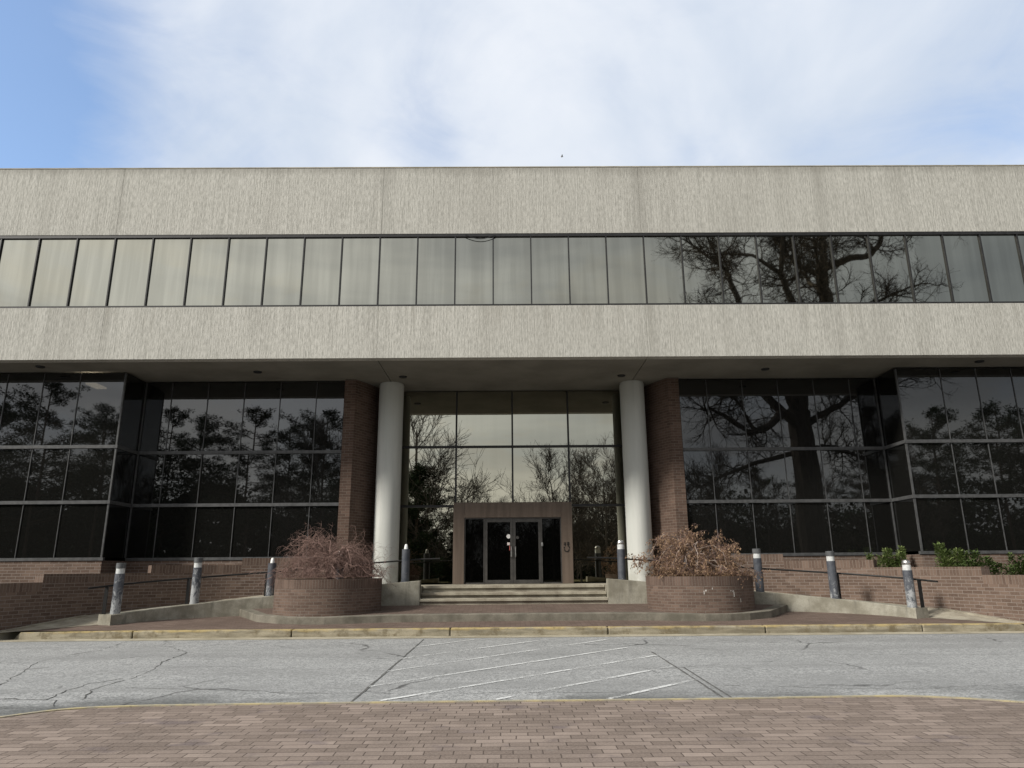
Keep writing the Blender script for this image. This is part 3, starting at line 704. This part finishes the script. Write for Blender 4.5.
# entrance portal
g = MB(); PY = 24.30
g.box(-2.0, -1.63, PY, 24.55, 1.122, 3.79); g.box(1.63, 2.0, PY, 24.55, 1.122, 3.79); g.box(-1.628, 1.628, PY, 24.55, 3.28, 3.79); g.build('portal_surround', M['portal'], bd, bevel=.008)
g = MB()
for x in (-1.63, -.985, .945, 1.59): g.box(x, x+.04, PY+.03, 24.54, 1.123, 3.279)
g.box(-1.59, 1.59, PY+.031, 24.53, 3.24, 3.278); g.build('entrance_frame', M['door_frame'], bd)
for a, b in ((-1.58, -.995), (.995, 1.58)):
    f = MB().box(a, b, PY+.05, PY+.1, 1.124, 1.17).build('sidelight', M['door_frame'], bd)
    pane(f, 'pane', a, b, PY+.07, 1.172, 3.236, M['doorglass'], 'x', .0008)
for s in (-1, 1):
    a, b = (-.94, -.005) if s < 0 else (.005, .94)
    g = MB(); g.box(a, a+.085, PY+.04, PY+.09, 1.13, 3.23); g.box(b-.085, b, PY+.04, PY+.09, 1.13, 3.23); g.box(a+.086, b-.086, PY+.041, PY+.089, 1.13, 1.25); g.box(a+.086, b-.086, PY+.041, PY+.089, 3.13, 3.23)
    d = g.build('door', M['door_frame'], bd)
    pane(d, 'pane', a+.086, b-.086, PY+.06, 1.251, 3.129, M['doorglass'], 'x', .0008)
    hx = s*.055 + (.0 if s < 0 else .03)
    g = MB(); g.tube([(hx, PY+.04, 1.98), (hx, PY-.02, 2.0), (hx, PY-.02, 2.3), (hx, PY+.04, 2.32)], .016, 8); g.build('handle', M['steel'], d)
    if s < 0:
        g = MB(); c = (-.145, 2.66); nn = 20
        g.face([(c[0]+.07*math.cos(2*math.pi*i/nn), PY+.054, c[1]+.07*math.sin(2*math.pi*i/nn)) for i in range(nn)]); g.build('sticker', M['white'], d)
        g = MB(); g.box(-.19, -.10, PY+.05, PY+.055, 2.37, 2.46); g.build('notice', M['pale'], d)
        g = MB(); g.box(-.12, -.10, PY+.05, PY+.054, 2.2, 2.36); g.build('tape', M['red'], d)
    else:
        g = MB(); c = (.155, 2.62); g.face([(c[0]+.05*math.cos(2*math.pi*i/16), PY+.054, c[1]+.05*math.sin(2*math.pi*i/16)) for i in range(16)]); g.build('sticker', M['door_frame'], d)
g = MB(); g.box(.94, 1.0, PY-.01, PY+.03, 2.33, 2.45); g.build('card_reader', M['steel'], bd)
g = MB()                                            # dark raised plaque figures on the right-hand jamb
for x, z, ww, hh in ((1.70, 2.42, .055, .022), (1.70, 2.365, .055, .022), (1.735, 2.33, .022, .12), (1.80, 2.42, .09, .022), (1.80, 2.36, .09, .022), (1.83, 2.31, .025, .15), (1.70, 2.25, .03, .05), (1.87, 2.25, .03, .06)):
    g.box(x, x+ww, PY-.012, PY-.002, z, z+hh)
for i in range(9):
    a = math.pi*(1.05+.9*i/8); g.box(1.795+.075*math.cos(a)-.014, 1.795+.075*math.cos(a)+.014, PY-.012, PY-.0021, 2.22+.075*math.sin(a)-.014, 2.22+.075*math.sin(a)+.014)
g.build('plaque', M['black'], bd)

# ------------------------------------------------------------------ planters and maples
PLC = 5.1, 20.35; PR = 1.43
planters = {}
for s in (-1, 1):
    c = (s*PLC[0], PLC[1])
    p = thing('brick_planter', {-1: 'round red brick planter left of the steps holding the bare twiggy maple', 1: 'round red brick planter right of the steps holding the brown-leaved maple'}[s], 'planter', (*c, .45), 'round brick planters')
    g = MB(); g.lathe(c, [(PR-.25, .40), (PR, .40), (PR, 1.145), (PR-.25, 1.145)], 72); g.build('planter_wall', M['planter'], p, smooth=True)
    g = MB(); g.lathe(c, [(PR-.25, 1.145), (PR+.004, 1.145), (PR+.004, 1.375), (PR-.25, 1.375), (PR-.25, 1.1)], 72); g.build('coping', M['planter_soldier'], p, smooth=True)
    g = MB(); g.lathe(c, [(PR-.26, 1.25), (.6, 1.31), (0, 1.34)], 30); g.build('soil', M['soil'], p)
    if s > 0:
        g = MB()
        for an, z, ww, hh in ((-1.75, .93, .02, .1), (-1.72, 1.0, .03, .05), (-1.19, .86, .03, .13), (-1.21, .99, .05, .03), (-1.26, 1.0, .05, .02), (-1.04, .72, .025, .1), (-1.6, 1.05, .015, .05)):
            x0, y0 = c[0]+(PR+.004)*math.cos(an), c[1]+(PR+.004)*math.sin(an)
            tx, ty = -math.sin(an)*ww, math.cos(an)*ww
            g.face([(x0, y0, z), (x0+tx, y0+ty, z+.01), (x0+tx*.8, y0+ty*.8, z+hh), (x0+tx*.1, y0+ty*.1, z+hh*.9)])
        g.build('paint_mark', M['chalk'], p)

def rv(r, s=1.0): return Vector((r.uniform(-s, s), r.uniform(-s, s), r.uniform(-s, s)))
def weeping(c, seed, sx, sz, lop, leafy, kids=(6, 5, 3)):
    """weeping laceleaf maple: arching limbs, hanging twigs"""
    r = random.Random(seed); wood = MB(); tw = MB(); leaves = MB(); tips = []
    base = Vector((c[0], c[1], 1.30))
    def twig(p, d, L, rad, lev):
        n = 5 if lev < 2 else 4; path = [p.copy()]; q = p.copy(); dd = d.normalized()
        for i in range(n):
            dd = (dd + rv(r, .55) + Vector((0, 0, -.09-.07*lev))).normalized()
            q = q + dd*(L/n)
            if q.z < 1.42 and math.hypot(q.x-c[0], q.y-c[1]) < PR+.04: q.z = 1.42; dd.z = abs(dd.z)*.4
            path.append(q.copy())
        (tw if lev else wood).tube(path, [rad*(1-.75*i/n) for i in range(n+1)], 4 if lev < 2 else 3, False)
        if lev < 3:
            for _ in range(kids[lev]):
                k = r.uniform(.25, 1)*n; i = min(int(k), n-1); s_ = path[i].lerp(path[i+1], k-i)
                nd = (path[i+1]-path[i]).normalized() + rv(r, .85) + Vector((0, 0, .18))
                twig(s_, nd, L*r.uniform(.42, .72), max(.0028, rad*.6), lev+1)
        if lev >= 2: tips.append(path)
    for k in range(3):
        a = k*2.1+r.random(); top = base + Vector((.16*math.cos(a), .16*math.sin(a), .48+.1*k))
        wood.tube([base+Vector((.05*math.cos(a), .05*math.sin(a), -.1)), base.lerp(top, .5)+rv(r, .05), top], [.05, .042, .035], 7)
        for j in range(lop['n']):
            an = 2*math.pi*(j+r.random()*.7)/lop['n'] + a
            ro = sx*(1+lop['skew']*math.cos(an))*r.uniform(.55, 1.0)
            hz = sz*r.uniform(.35, 1.05)*(1-lop['drop']*max(0, math.cos(an)))
            end = base + Vector((ro*math.cos(an), ro*.85*math.sin(an), hz*.42))
            mid = top.lerp(end, .5); mid.z = base.z + hz*1.55; mid += rv(r, .16)
            path = []
            for i in range(8):
                t = i/7; q = top*(1-t)**2 + mid*2*t*(1-t) + end*t*t
                path.append(q + rv(r, .075*min(1, i*.5)))
            wood.tube(path, [.019*(1-.8*i/7)+.003 for i in range(8)], 5, False)
            for i in range(lop['tw']):
                k2 = r.uniform(1.2, 7); ii = min(int(k2), 6); s_ = path[ii].lerp(path[ii+1], k2-ii)
                twig(s_, (path[ii+1]-path[ii]).normalized()*.6 + rv(r, 1.0) + Vector((0, 0, .25)), r.uniform(.3, .66), .0065, 1)
    if leafy:
        for path in tips:
            for _ in range(leafy):
                i = r.randrange(len(path)-1); q = path[i].lerp(path[i+1], r.random()) + rv(r, .035)
                L = r.uniform(.04, .075); a = rv(r).normalized(); a.z -= .5; b = rv(r).normalized()*L*.30; a = a*L
                if q.z < 1.40 and math.hypot(q.x-c[0], q.y-c[1]) < PR: q.z = 1.40 + r.random()*.05
                m_ = q + a*.5
                leaves.face([q, m_+b, q+a, m_-b+Vector((0, 0, r.uniform(-.01, .01)))])
    return wood, tw, leaves
t = thing('weeping_maple', 'bare weeping maple with a tangle of reddish grey twigs', 'shrub', (-5.1, 20.35, 1.3))
a, b, _ = weeping((-5.1, 20.35), 16, 1.80, 1.06, dict(n=8, skew=.0, drop=.15, tw=18), 0, (6, 4, 4))
a.build('branch', M['twig'], t); b.build('twig', M['twig'], t)
t = thing('weeping_maple', 'weeping maple still holding dry orange brown leaves', 'shrub', (5.1, 20.35, 1.3))
a, b, l = weeping((5.0, 20.35), 23, 1.55, 1.26, dict(n=8, skew=.05, drop=.5, tw=9), 3)
a.build('branch', M['twigpale'], t); b.build('twig', M['twig'], t); l.build('leaf', M['dryleaf'], t)

# evergreen shrubs behind the right-hand wall
def evergreen(x, y, z, stems, label):
    t = thing('evergreen_shrub', label, 'shrub', (x, y, z), 'evergreen shrubs behind the right wall')
    sm, lf = MB(), MB(); r = random.Random(int(x*97))
    for (ox, oy, h, wd) in stems:
        top = Vector((x+ox+r.uniform(-.05, .05), y+oy, z+h)); b0 = Vector((x+ox*.6, y+oy, z-.05))
        sm.tube([b0, b0.lerp(top, .5)+rv(r, .04), top], [.018, .014, .006], 5)
        nn = int(300*h*wd/.12)
        for i in range(nn):
            f = r.random()**.75; p = b0.lerp(top, .12+.88*f)
            rad = wd*(1.05-.62*f)*math.sqrt(r.random()); an = r.uniform(0, 2*math.pi)
            p = p + Vector((rad*math.cos(an), rad*math.sin(an), r.uniform(-.05, .04)))
            d = Vector((math.cos(an), math.sin(an), r.uniform(.1, 1.1))).normalized(); L = r.uniform(.07, .13)
            sd = d.cross(Vector((0, 0, 1))+rv(r, .3)).normalized()*L*.28; nrm = d.cross(sd).normalized()
            lf.face([p, p+d*L*.5+sd+nrm*.008, p+d*L, p+d*L*.5-sd+nrm*.008])
    sm.build('stem', M['bark'], t); lf.build('leaf', M['green' if y > 20.8 else 'greendark'], t)
evergreen(11.3, 22.0, 1.28, [(-.55, .1, .66, .11), (-.2, 0, .58, .18), (.02, -.05, .80, .17), (.38, -.1, .68, .18), (.5, .1, .86, .14), (.2, .2, .5, .22)], 'leafy green shrub with two peaks, leftmost along the right brick wall')
evergreen(12.55, 21.0, 1.28, [(-.28, 0, .92, .17), (0, .1, .72, .2), (.26, -.05, .78, .2), (.48, .05, .70, .17), (-.1, -.1, .5, .25)], 'dense green shrub right of the two-peaked shrub, beside the low bollard')
evergreen(13.2, 20.55, 1.28, [(-.4, 0, .45, .2), (-.1, .1, .70, .15), (.1, -.05, .52, .22), (-.65, .05, .36, .15), (.35, 0, .36, .2)], 'low leafy shrub with one taller tuft beside the lowest wall step')
evergreen(14.05, 20.35, 1.28, [(-.3, 0, .30, .22), (.05, 0, .38, .2), (.2, .05, .56, .12), (.4, 0, .34, .2), (-.1, .1, .60, .07), (.6, 0, .25, .16)], 'low dark green shrub, rightmost along the right brick wall')

# ------------------------------------------------------------------ bollards and handrails
def bollard(s, t, h, label, head, peel):
    P = mir(RI, s); x, y = bez_off(P, t, .2); z = lerp(WT, t) - .01
    b = thing('bollard_light', label, 'bollard', (x, y, z), 'bollard lights on the ramp parapets')
    rr = .118
    zs = z+h-.27 if head != 'bulb' else z+h-.10
    g = MB(); g.lathe((x, y), [(0, z), (rr+.012, z), (rr+.012, z+.02), (rr, z+.02), (rr, zs), (0, zs)], 24); o = g.build('post', M['bollard'], b, smooth=True); o['peel'] = peel
    if head in ('full', 'broken'):
        g = MB(); g.lathe((x, y), [(0, zs), (rr-.012, zs), (rr-.012, zs+.135), (0, zs+.135)], 24); g.build('lens', M['lens'], b, smooth=True)
    if head == 'full':
        g = MB(); g.lathe((x, y), [(0, zs+.135), (rr, zs+.135), (rr, zs+.262), (rr-.012, zs+.27), (0, zs+.272)], 24); g.build('cap', M['cap'], b, smooth=True)
    elif head == 'broken':
        g = MB(); g.lathe((x, y), [(0, zs+.135), (rr*.8, zs+.135), (rr*.92, zs+.19), (rr*.75, zs+.245), (rr*.35, zs+.27), (0, zs+.275)], 16); g.build('cap', M['steel'], b)
    else:
        g = MB(); g.lathe((x, y), [(0, zs), (.06, zs), (.055, zs+.06), (.04, zs+.13), (.02, zs+.15), (0, zs+.15)], 16); g.build('bulb', M['bulb'], b, smooth=True)
for a in ((-1, .95, 1.28, 'peeling bollard light at the kerb end of the left ramp parapet', 'full', .66), (-1, .63, 1.25, 'peeling bollard light second from the left end of the left parapet', 'full', .68),
          (-1, .385, 1.02, 'bollard light without cap at the left edge of the bare maple', 'bulb', .5), (-1, .196, 1.05, 'bollard light half hidden behind the twigs of the bare maple', 'bulb', .45),
          (-1, .035, 1.05, 'capless dark bollard with exposed white bulb left of the steps', 'bulb', .2), (1, .035, 1.17, 'dark bollard with broken silver head right of the steps', 'broken', .2),
          (1, .195, 1.17, 'bollard light behind the brown-leaved maple', 'broken', .5), (1, .395, 1.23, 'clean dark grey bollard light just right of the right planter', 'full', .05),
          (1, .64, 1.30, 'speckled grey bollard light midway along the right parapet', 'full', .48), (1, .955, 1.21, 'silver streaked bollard light at the kerb end of the right parapet', 'broken', .62)):
    bollard(*a)
for s in (-1, 1):
    P = mir(RI, s)
    h = thing('handrail', 'thin black metal handrail behind the bollards of the %s ramp' % ('left' if s < 0 else 'right'), 'handrail', (s*6.5, 21.3, 1), 'ramp handrails')
    HT = [(-.05, 1.95), (.05, 1.86), (.2, 1.73), (.39, 1.56), (.64, 1.42), (1.0, 1.24), (1.05, 1.22)]
    pts = []
    for t in fr(28, 0.0, 1.0):
        q = bez_off(P, t, .37); pts.append((*q, lerp(HT, t)))
    a, b = Vector(pts[-2]), Vector(pts[-1]); pts.append(tuple(b+(b-a).normalized()*.42))
    pts = [(pts[0][0]-s*.55, pts[0][1]+.02, pts[0][2]+.01)] + pts
    g = MB(); g.tube(pts, .024, 8); g.build('rail', M['black'], h, smooth=True)
    for t in (.03, .2, .4, .655, .985):
        q = bez_off(P, t, .36); z = lerp(WT, t)
        q2 = (q[0]+s*.0, q[1])
        g = MB(); g.box(q2[0]-.045, q2[0]+.045, q2[1]-.012, q2[1]+.012, z-.02, lerp(HT, t)-.01); g.build('post', M['black'], h)

# ------------------------------------------------------------------ trees behind the viewpoint, seen mirrored in the glass
def limb(g, path, r0, r1, n=6, wob=0.0, r=rnd):
    P = [Vector(p) for p in path]; Q = []
    for i in range(len(P)-1):
        p0, p1, p2, p3 = P[max(i-1, 0)], P[i], P[i+1], P[min(i+2, len(P)-1)]
        for s_ in range(4):
            t = s_/4; Q.append(.5*((2*p1)+(-p0+p2)*t+(2*p0-5*p1+4*p2-p3)*t*t+(-p0+3*p1-3*p2+p3)*t**3) + rv(r, wob))
    Q.append(P[-1]); m_ = len(Q)-1
    g.tube(Q, [r0+(r1-r0)*i/m_ for i in range(m_+1)], n, False)
    return Q
def sprout(g, r, p, d, L, rad, lev, maxlev, up_=.10, kids=(5, 5, 4, 3), spread=.8, wob=.30, minr=.012):
    n = 5 if lev < 2 else 4; q = p.copy(); dd = d.normalized(); path = [q.copy()]
    for i in range(n):
        dd = (dd + rv(r, wob) + Vector((0, 0, up_))).normalized(); q = q+dd*(L/n); path.append(q.copy())
    g.tube(path, [max(minr*.7, rad*(1-.65*i/n)) for i in range(n+1)], 5 if lev == 0 else (4 if lev == 1 else 3), False)
    if lev < maxlev:
        for _ in range(kids[lev]):
            k = r.uniform(.22, 1)*n; i = min(int(k), n-1); s_ = path[i].lerp(path[i+1], k-i)
            sprout(g, r, s_, (path[i+1]-path[i]).normalized() + rv(r, spread), L*r.uniform(.45, .75), max(minr, rad*.5), lev+1, maxlev, up_, kids, spread, wob, minr)
def bare_tree(seed, H, spread=.8, up_=.12, levels=3, nl=9, trunk_h=.28, rad=.28):
    r = random.Random(seed); tk, cr = MB(), MB()
    top = Vector((r.uniform(-.4, .4), r.uniform(-.4, .4), H*.78))
    Q = limb(tk, [(0, 0, -.6), (0, 0, .0), Vector((0, 0, H*.25))+rv(r, .2), Vector((0, 0, H*.5))+rv(r, .35), top], rad, rad*.25, 8, .03, r)
    for i in range(nl):
        f = trunk_h + (1-trunk_h)*(i+.5)/nl; k = f*(len(Q)-1); ii = min(int(k), len(Q)-2); p = Q[ii].lerp(Q[ii+1], k-ii)
        an = i*2.4+r.random(); el = .35+.8*f
        d = Vector((math.cos(an), math.sin(an), el*1.1))
        sprout(cr, r, p, d, H*.36*(1.15-.6*f), rad*.42*(1.1-.6*f), 0, levels, up_, (7, 6, 5, 4), spread, .28, .024)
    return tk, cr
def pine(seed, H, lo=.4, wide=1.0):
    r = random.Random(seed); tk, cr = MB(), MB()
    Q = limb(tk, [(0, 0, -.6), (0, 0, 0), Vector((0, 0, H*.5))+rv(r, .3), (r.uniform(-.4, .4), 0, H*.97)], .3, .06, 8, .02, r)
    nl = int(30*(1-lo)/.6)
    for i in range(nl):
        f = lo+(1-lo)*(i+r.random())/nl; z = f*H; an = r.uniform(0, 6.28)
        L = H*.22*wide*(1-((f-lo)/(1-lo))**3.2)*r.uniform(.6, 1.15)+.5
        p = Vector((0, 0, z)); e = p + Vector((L*math.cos(an), L*math.sin(an), L*r.uniform(.0, .45)))
        tk.tube([p, p.lerp(e, .5)+rv(r, .15), e], [.07, .05, .02], 4, False)
        for c_ in range(int(5+L*2.4)):
            q = p.lerp(e, r.uniform(.2, 1.05)) + rv(r, .45); R0 = r.uniform(.5, 1.0)
            for _ in range(34):
                d = rv(r).normalized(); d.z = d.z*.7+.2; b = q+d*R0*r.uniform(.1, .8); l = r.uniform(.14, .32)
                sd = d.orthogonal().normalized()*l*.22; 
                cr.face([b-sd, b+sd, b+d*l+sd*.2, b+d*l-sd*.2])
    return tk, cr
def tree_thing(name, label, cat, loc, parts, bark, leaf, group=None):
    t = thing(name, label, cat, loc, group)
    for nm, mb, mt in (('trunk', parts[0], bark), ('crown', parts[1], leaf)):
        mb.v = [(x+loc[0], y+loc[1], z+loc[2]) for x, y, z in mb.v]; mb.build(nm, mt, t)
    return t
def copy_tree(src, loc, rz, sc_, label, group):
    c = src.copy(); COL.objects.link(c); c.location = loc; c.rotation_euler = (0, 0, rz); c.scale = (sc_[0], sc_[0], sc_[1]); c['label'] = label
    if group: c['group'] = group
    for ch in [o for o in bpy.data.objects if o.parent == src]:
        k = ch.copy(); COL.objects.link(k); k.parent = c
    return c
# great oak, right behind the camera position: the limbs that read in the upper windows
OY = -4.0
def OP(x, z, y=0.0): return Vector((x, OY+y, z))
ro = random.Random(5); tk, cr = MB(), MB()
main = limb(tk, [OP(21.3, -1), OP(21.25, 0), OP(21.0, 5), OP(20.95, 9.5), OP(21.0, 12.6)], 1.02, .78, 12, .05, ro)
limb(tk, [OP(21.0, 11.9), OP(21.1, 13.2), OP(21.45, 16), OP(21.65, 19), OP(21.5, 20.4), OP(21.75, 21.9)], .66, .36, 10, .04, ro)
limbs = [  # (path, r0, r1)
    ([OP(21.7, 21.7), OP(22.0, 23.3, -.3), OP(22.4, 26.2, -.8), OP(22.9, 30, -1)], .30, .08), ([OP(22.0, 23.0), OP(21.2, 25.2, .5), OP(20.6, 28.5, 1)], .26, .07),
    ([OP(21.7, 21.5), OP(23.3, 21.9, .6), OP(24.5, 22.0, 1), OP(25.2, 23.2, 1.2), OP(25.1, 25, 1.2), OP(25.5, 26.5, 1.3)], .26, .09), ([OP(25.2, 23.3, 1.2), OP(27, 23.4, 1.6), OP(27.6, 23.5, 1.8), OP(28.3, 24.6, 2), OP(28.9, 25.7, 2.2)], .15, .05),
    ([OP(21.5, 21.0), OP(20.2, 22.3, -.8), OP(19.7, 23.4, -1), OP(19.6, 25.5, -1.2)], .20, .06),
    ([OP(20.95, 12.0), OP(19.6, 15, 1), OP(18.7, 18.4, 1.5), OP(18.1, 20.4, 1.6), OP(18.3, 23.3, 1.8), OP(17.2, 26.4, 2)], .34, .08), ([OP(18.1, 20.4, 1.6), OP(16.8, 21.3, 1.8), OP(15.2, 21.5, 2), OP(13.4, 21.5, 2.2)], .17, .04),
    ([OP(20.9, 11.4), OP(18.6, 14.5, -1), OP(16.9, 17.6, -2), OP(16.0, 20.8, -2.2), OP(15.4, 22.6, -2.4), OP(12.9, 25.1, -3)], .36, .07), ([OP(15.4, 22.6, -2.4), OP(14.5, 25.5, -2.6), OP(14.1, 28, -2.8)], .12, .04),
    ([OP(17.6, 16.4, -1.6), OP(16, 17.8, -1), OP(14.5, 18.0, -.6), OP(12.3, 17.4, 0)], .20, .05),
    ([OP(20.9, 11.0), OP(19.6, 12.2, 1), OP(18.0, 11.0, 1.6), OP(16.4, 10.7, 2), OP(14.6, 11.6, 2.6), OP(13.2, 12.2, 3)], .36, .08), ([OP(17.0, 10.8, 1.8), OP(15.6, 12.6, 2.6), OP(13.6, 13.6, 3.2)], .14, .04),
    ([OP(21.2, 11.6), OP(23, 12.4, 1), OP(25, 13.6, 1.6), OP(28, 15.2, 2)], .30, .07), ([OP(21.6, 18.4), OP(23.5, 18.2, 1), OP(25.4, 18.9, 1.6), OP(27.0, 19.4, 2)], .16, .04), ([OP(21.0, 9.8), OP(23.0, 10.0, -1), OP(26, 9.6, -2), OP(28.5, 8.4, -2.6)], .24, .06), ([OP(21.0, 9.6), OP(18.6, 9.2, -1), OP(15.8, 8.2, -2), OP(13.6, 7.2, -2)], .22, .06),
    ([OP(21.5, 20), OP(21.8, 21.5, -2.5), OP(22.5, 24, -5), OP(22, 27, -6.5)], .2, .05), ([OP(21.2, 14), OP(20, 17, 3), OP(19, 20, 5), OP(18.5, 24, 6)], .2, .05)]
for path, a_, b_ in limbs:
    Q = limb(cr, path, a_, b_, 7, .05, ro)
    L = sum((p-q).length for p, q in zip(Q, Q[1:]))
    for i in range(int(L*2.6)+5):
        k = (.25+.75*ro.random())*(len(Q)-1); ii = min(int(k), len(Q)-2); p = Q[ii].lerp(Q[ii+1], k-ii)
        sprout(cr, ro, p, (Q[ii+1]-Q[ii]).normalized()*.5+rv(ro, 1.0), ro.uniform(1.1, 2.7), .05, 0, 2, .03, (7, 5, 3), .95, .42, .010)
tk.v = [(x, y, z) for x, y, z in tk.v]
t = thing('oak_tree', 'great bare oak with crooked limbs, mirrored in the upper windows at right', 'tree', (21.25, OY, 0))
tk.build('trunk', M['oakbark'], t); cr.build('crown', M['oakbark'], t)

G = 'trees mirrored in the glazing'
GP, GB = 'pines mirrored in the ground floor glazing', 'bare trees mirrored in the lobby glazing'
lp = 'dark green pine behind the viewpoint, mirrored in the ground floor glass'
lb = 'bare leafless tree behind the viewpoint, mirrored in the lobby glass'
p1 = tree_thing('pine_tree', 'broad domed pine mirrored in the left bay windows', 'tree', (-55, -40, -.4), pine(3, 24, .26, 1.75), M['pinebark'], M['pine'], GP)
p2 = tree_thing('pine_tree', 'tall narrow pine mirrored near the right bay windows', 'tree', (62, -45, -.4), pine(9, 22, .42, .95), M['pinebark'], M['pine'], GP)
b1 = tree_thing('bare_tree', 'tall bare tree mirrored at the left edge of the lobby glass', 'tree', (-9.6, -25, -.4), bare_tree(4, 21, .8, .12, 3, 10, .3, .26), M['bark'], M['bark'], GB)
b2 = tree_thing('bare_tree', 'bare spreading tree mirrored at the right of the lobby glass', 'tree', (12.4, -42, -.4), bare_tree(8, 17, .9, .10, 3, 10, .22, .24), M['bark'], M['bark'], GB)
rt_ = random.Random(77)
e1 = tree_thing('evergreen_tree', 'dense rounded evergreen mirrored at the left of the lobby glass', 'tree', (-9.2, -24, -.4), pine(21, 12.2, .04, 1.15), M['pinebark'], M['pine'])
for x, y, k in ((-13, -26, .8), (-5.6, -34, .55), (-16.5, -28, .95)):
    copy_tree(e1, (x, y, -.4), x, (k*1.1, k), 'dense evergreen behind the viewpoint, mirrored beside the lobby glass', 'evergreens mirrored beside the lobby')
pines = [(-64, -44, .95), (-49, -42, .9), (-47, -52, 1.0), (-40, -46, 1.0), (-34, -47, .95), (-30, -52, .98), (-24, -46, .93), (-19, -58, .9), (-58, -58, 1.05), (-72, -50, 1), (-9.5, -36, .58), (-13, -50, .75), (-16, -38, .6),
         (44, -60, .72), (50, -50, .72), (54, -46, .85), (58, -52, .95), (67, -48, .95), (73, -52, 1.0), (80, -46, 1.05), (33, -70, .68), (26, -72, .62), (38, -62, .7), (88, -56, 1), (-84, -52, 1.1), (-94, -48, 1)]
for i, (x, y, k) in enumerate(pines):
    copy_tree((p1, p2)[i % 2], (x, y, -.4), rt_.uniform(0, 6.28), (k*rt_.uniform(.9, 1.15), k), lp, GP)
bares = [(-3.5, -62, .62), (-5.2, -56, .66), (-2.2, -58, .58), (.8, -70, .55), (-6, -70, .7), (-1.5, -74, .62), (3.2, -66, .6), (6.2, -52, .86), (8.5, -60, .8), (10.2, -55, .84), (16, -50, .95), (18, -58, .95), (14.5, -64, .9), (21, -66, .9), (24, -54, .9), (30, -56, .85), (36, -54, .9), (-28, -60, .9), (-14, -66, .75), (-22, -38, .9), (41, -48, .9), (47, -42, .8), (64, -34, .9), (-8, -82, .62), (0, -88, .66), (6, -84, .7), (12, -80, .78)]
for i, (x, y, k) in enumerate(bares):
    copy_tree((b1, b2)[(i*7+1) % 2], (x, y, -.4), rt_.uniform(0, 6.28), (k*rt_.uniform(.9, 1.2), k), lb, GB)
# far belt of woodland closing the horizon
fw = MB(); rf = random.Random(3)
for i in range(110000):
    x = rf.uniform(-130, 130)
    far = -92 + min(38, max(0, abs(x)-12)*1.2) + rf.uniform(-9, 9)
    h = 5.0 + 1.6*math.sin(x*.23) + 1.2*math.sin(x*.41+1) + 1.0*math.sin(x*1.7)
    h += max(0, min(10 if x < 0 else 5, (abs(x+4)-8)*.8))
    z = -.4 + (h+.4)*rf.random()**1.35; s_ = rf.uniform(.14, .40); d = rv(rf).normalized(); e = d.orthogonal().normalized()
    c = Vector((x, far, z)); fw.face([c-d*s_-e*s_*.4, c+d*s_-e*s_*.3, c+d*s_*.7+e*s_*.5, c-d*s_*.8+e*s_*.4])
for i in range(34000):
    x = rf.uniform(-130, 130)
    far = -103 + min(38, max(0, abs(x)-12)*1.2) + rf.uniform(-2, 2)
    h = 3.6 + 1.6*math.sin(x*.23) + 1.2*math.sin(x*.41+1) + max(0, min(9 if x < 0 else 4.5, (abs(x+4)-8)*.75))
    s_ = rf.uniform(.5, 1.0); z = -.4 + h*rf.random(); d = rv(rf).normalized(); e = d.orthogonal().normalized(); c = Vector((x, far, z))
    fw.face([c-d*s_-e*s_*.6, c+d*s_-e*s_*.5, c+d*s_*.7+e*s_*.7, c-d*s_*.8+e*s_*.6])
tag(fw.build('woodland', M['pine']), 'distant dark belt of woodland behind the viewpoint, mirrored low in the glass', 'woodland', None, 'stuff')
# small bird high over the roof
bx = Vector((-.18, 0, 1.6)) + pxdir(562, 156).normalized()*130
g = MB(); g.tube([bx+Vector((-.05, 0, -.3)), bx, bx+Vector((.06, 0, .34))], [.04, .12, .03], 6)
for q in (-1, 1): g.face([bx+Vector((0, 0, .1)), bx+Vector((q*.14, .1, .12)), bx+Vector((q*.22, .15, -.12)), bx+Vector((0, 0, -.12))])
tag(g.build('bird', M['frame_dark']), 'tiny dark bird flying above the roof line', 'bird')
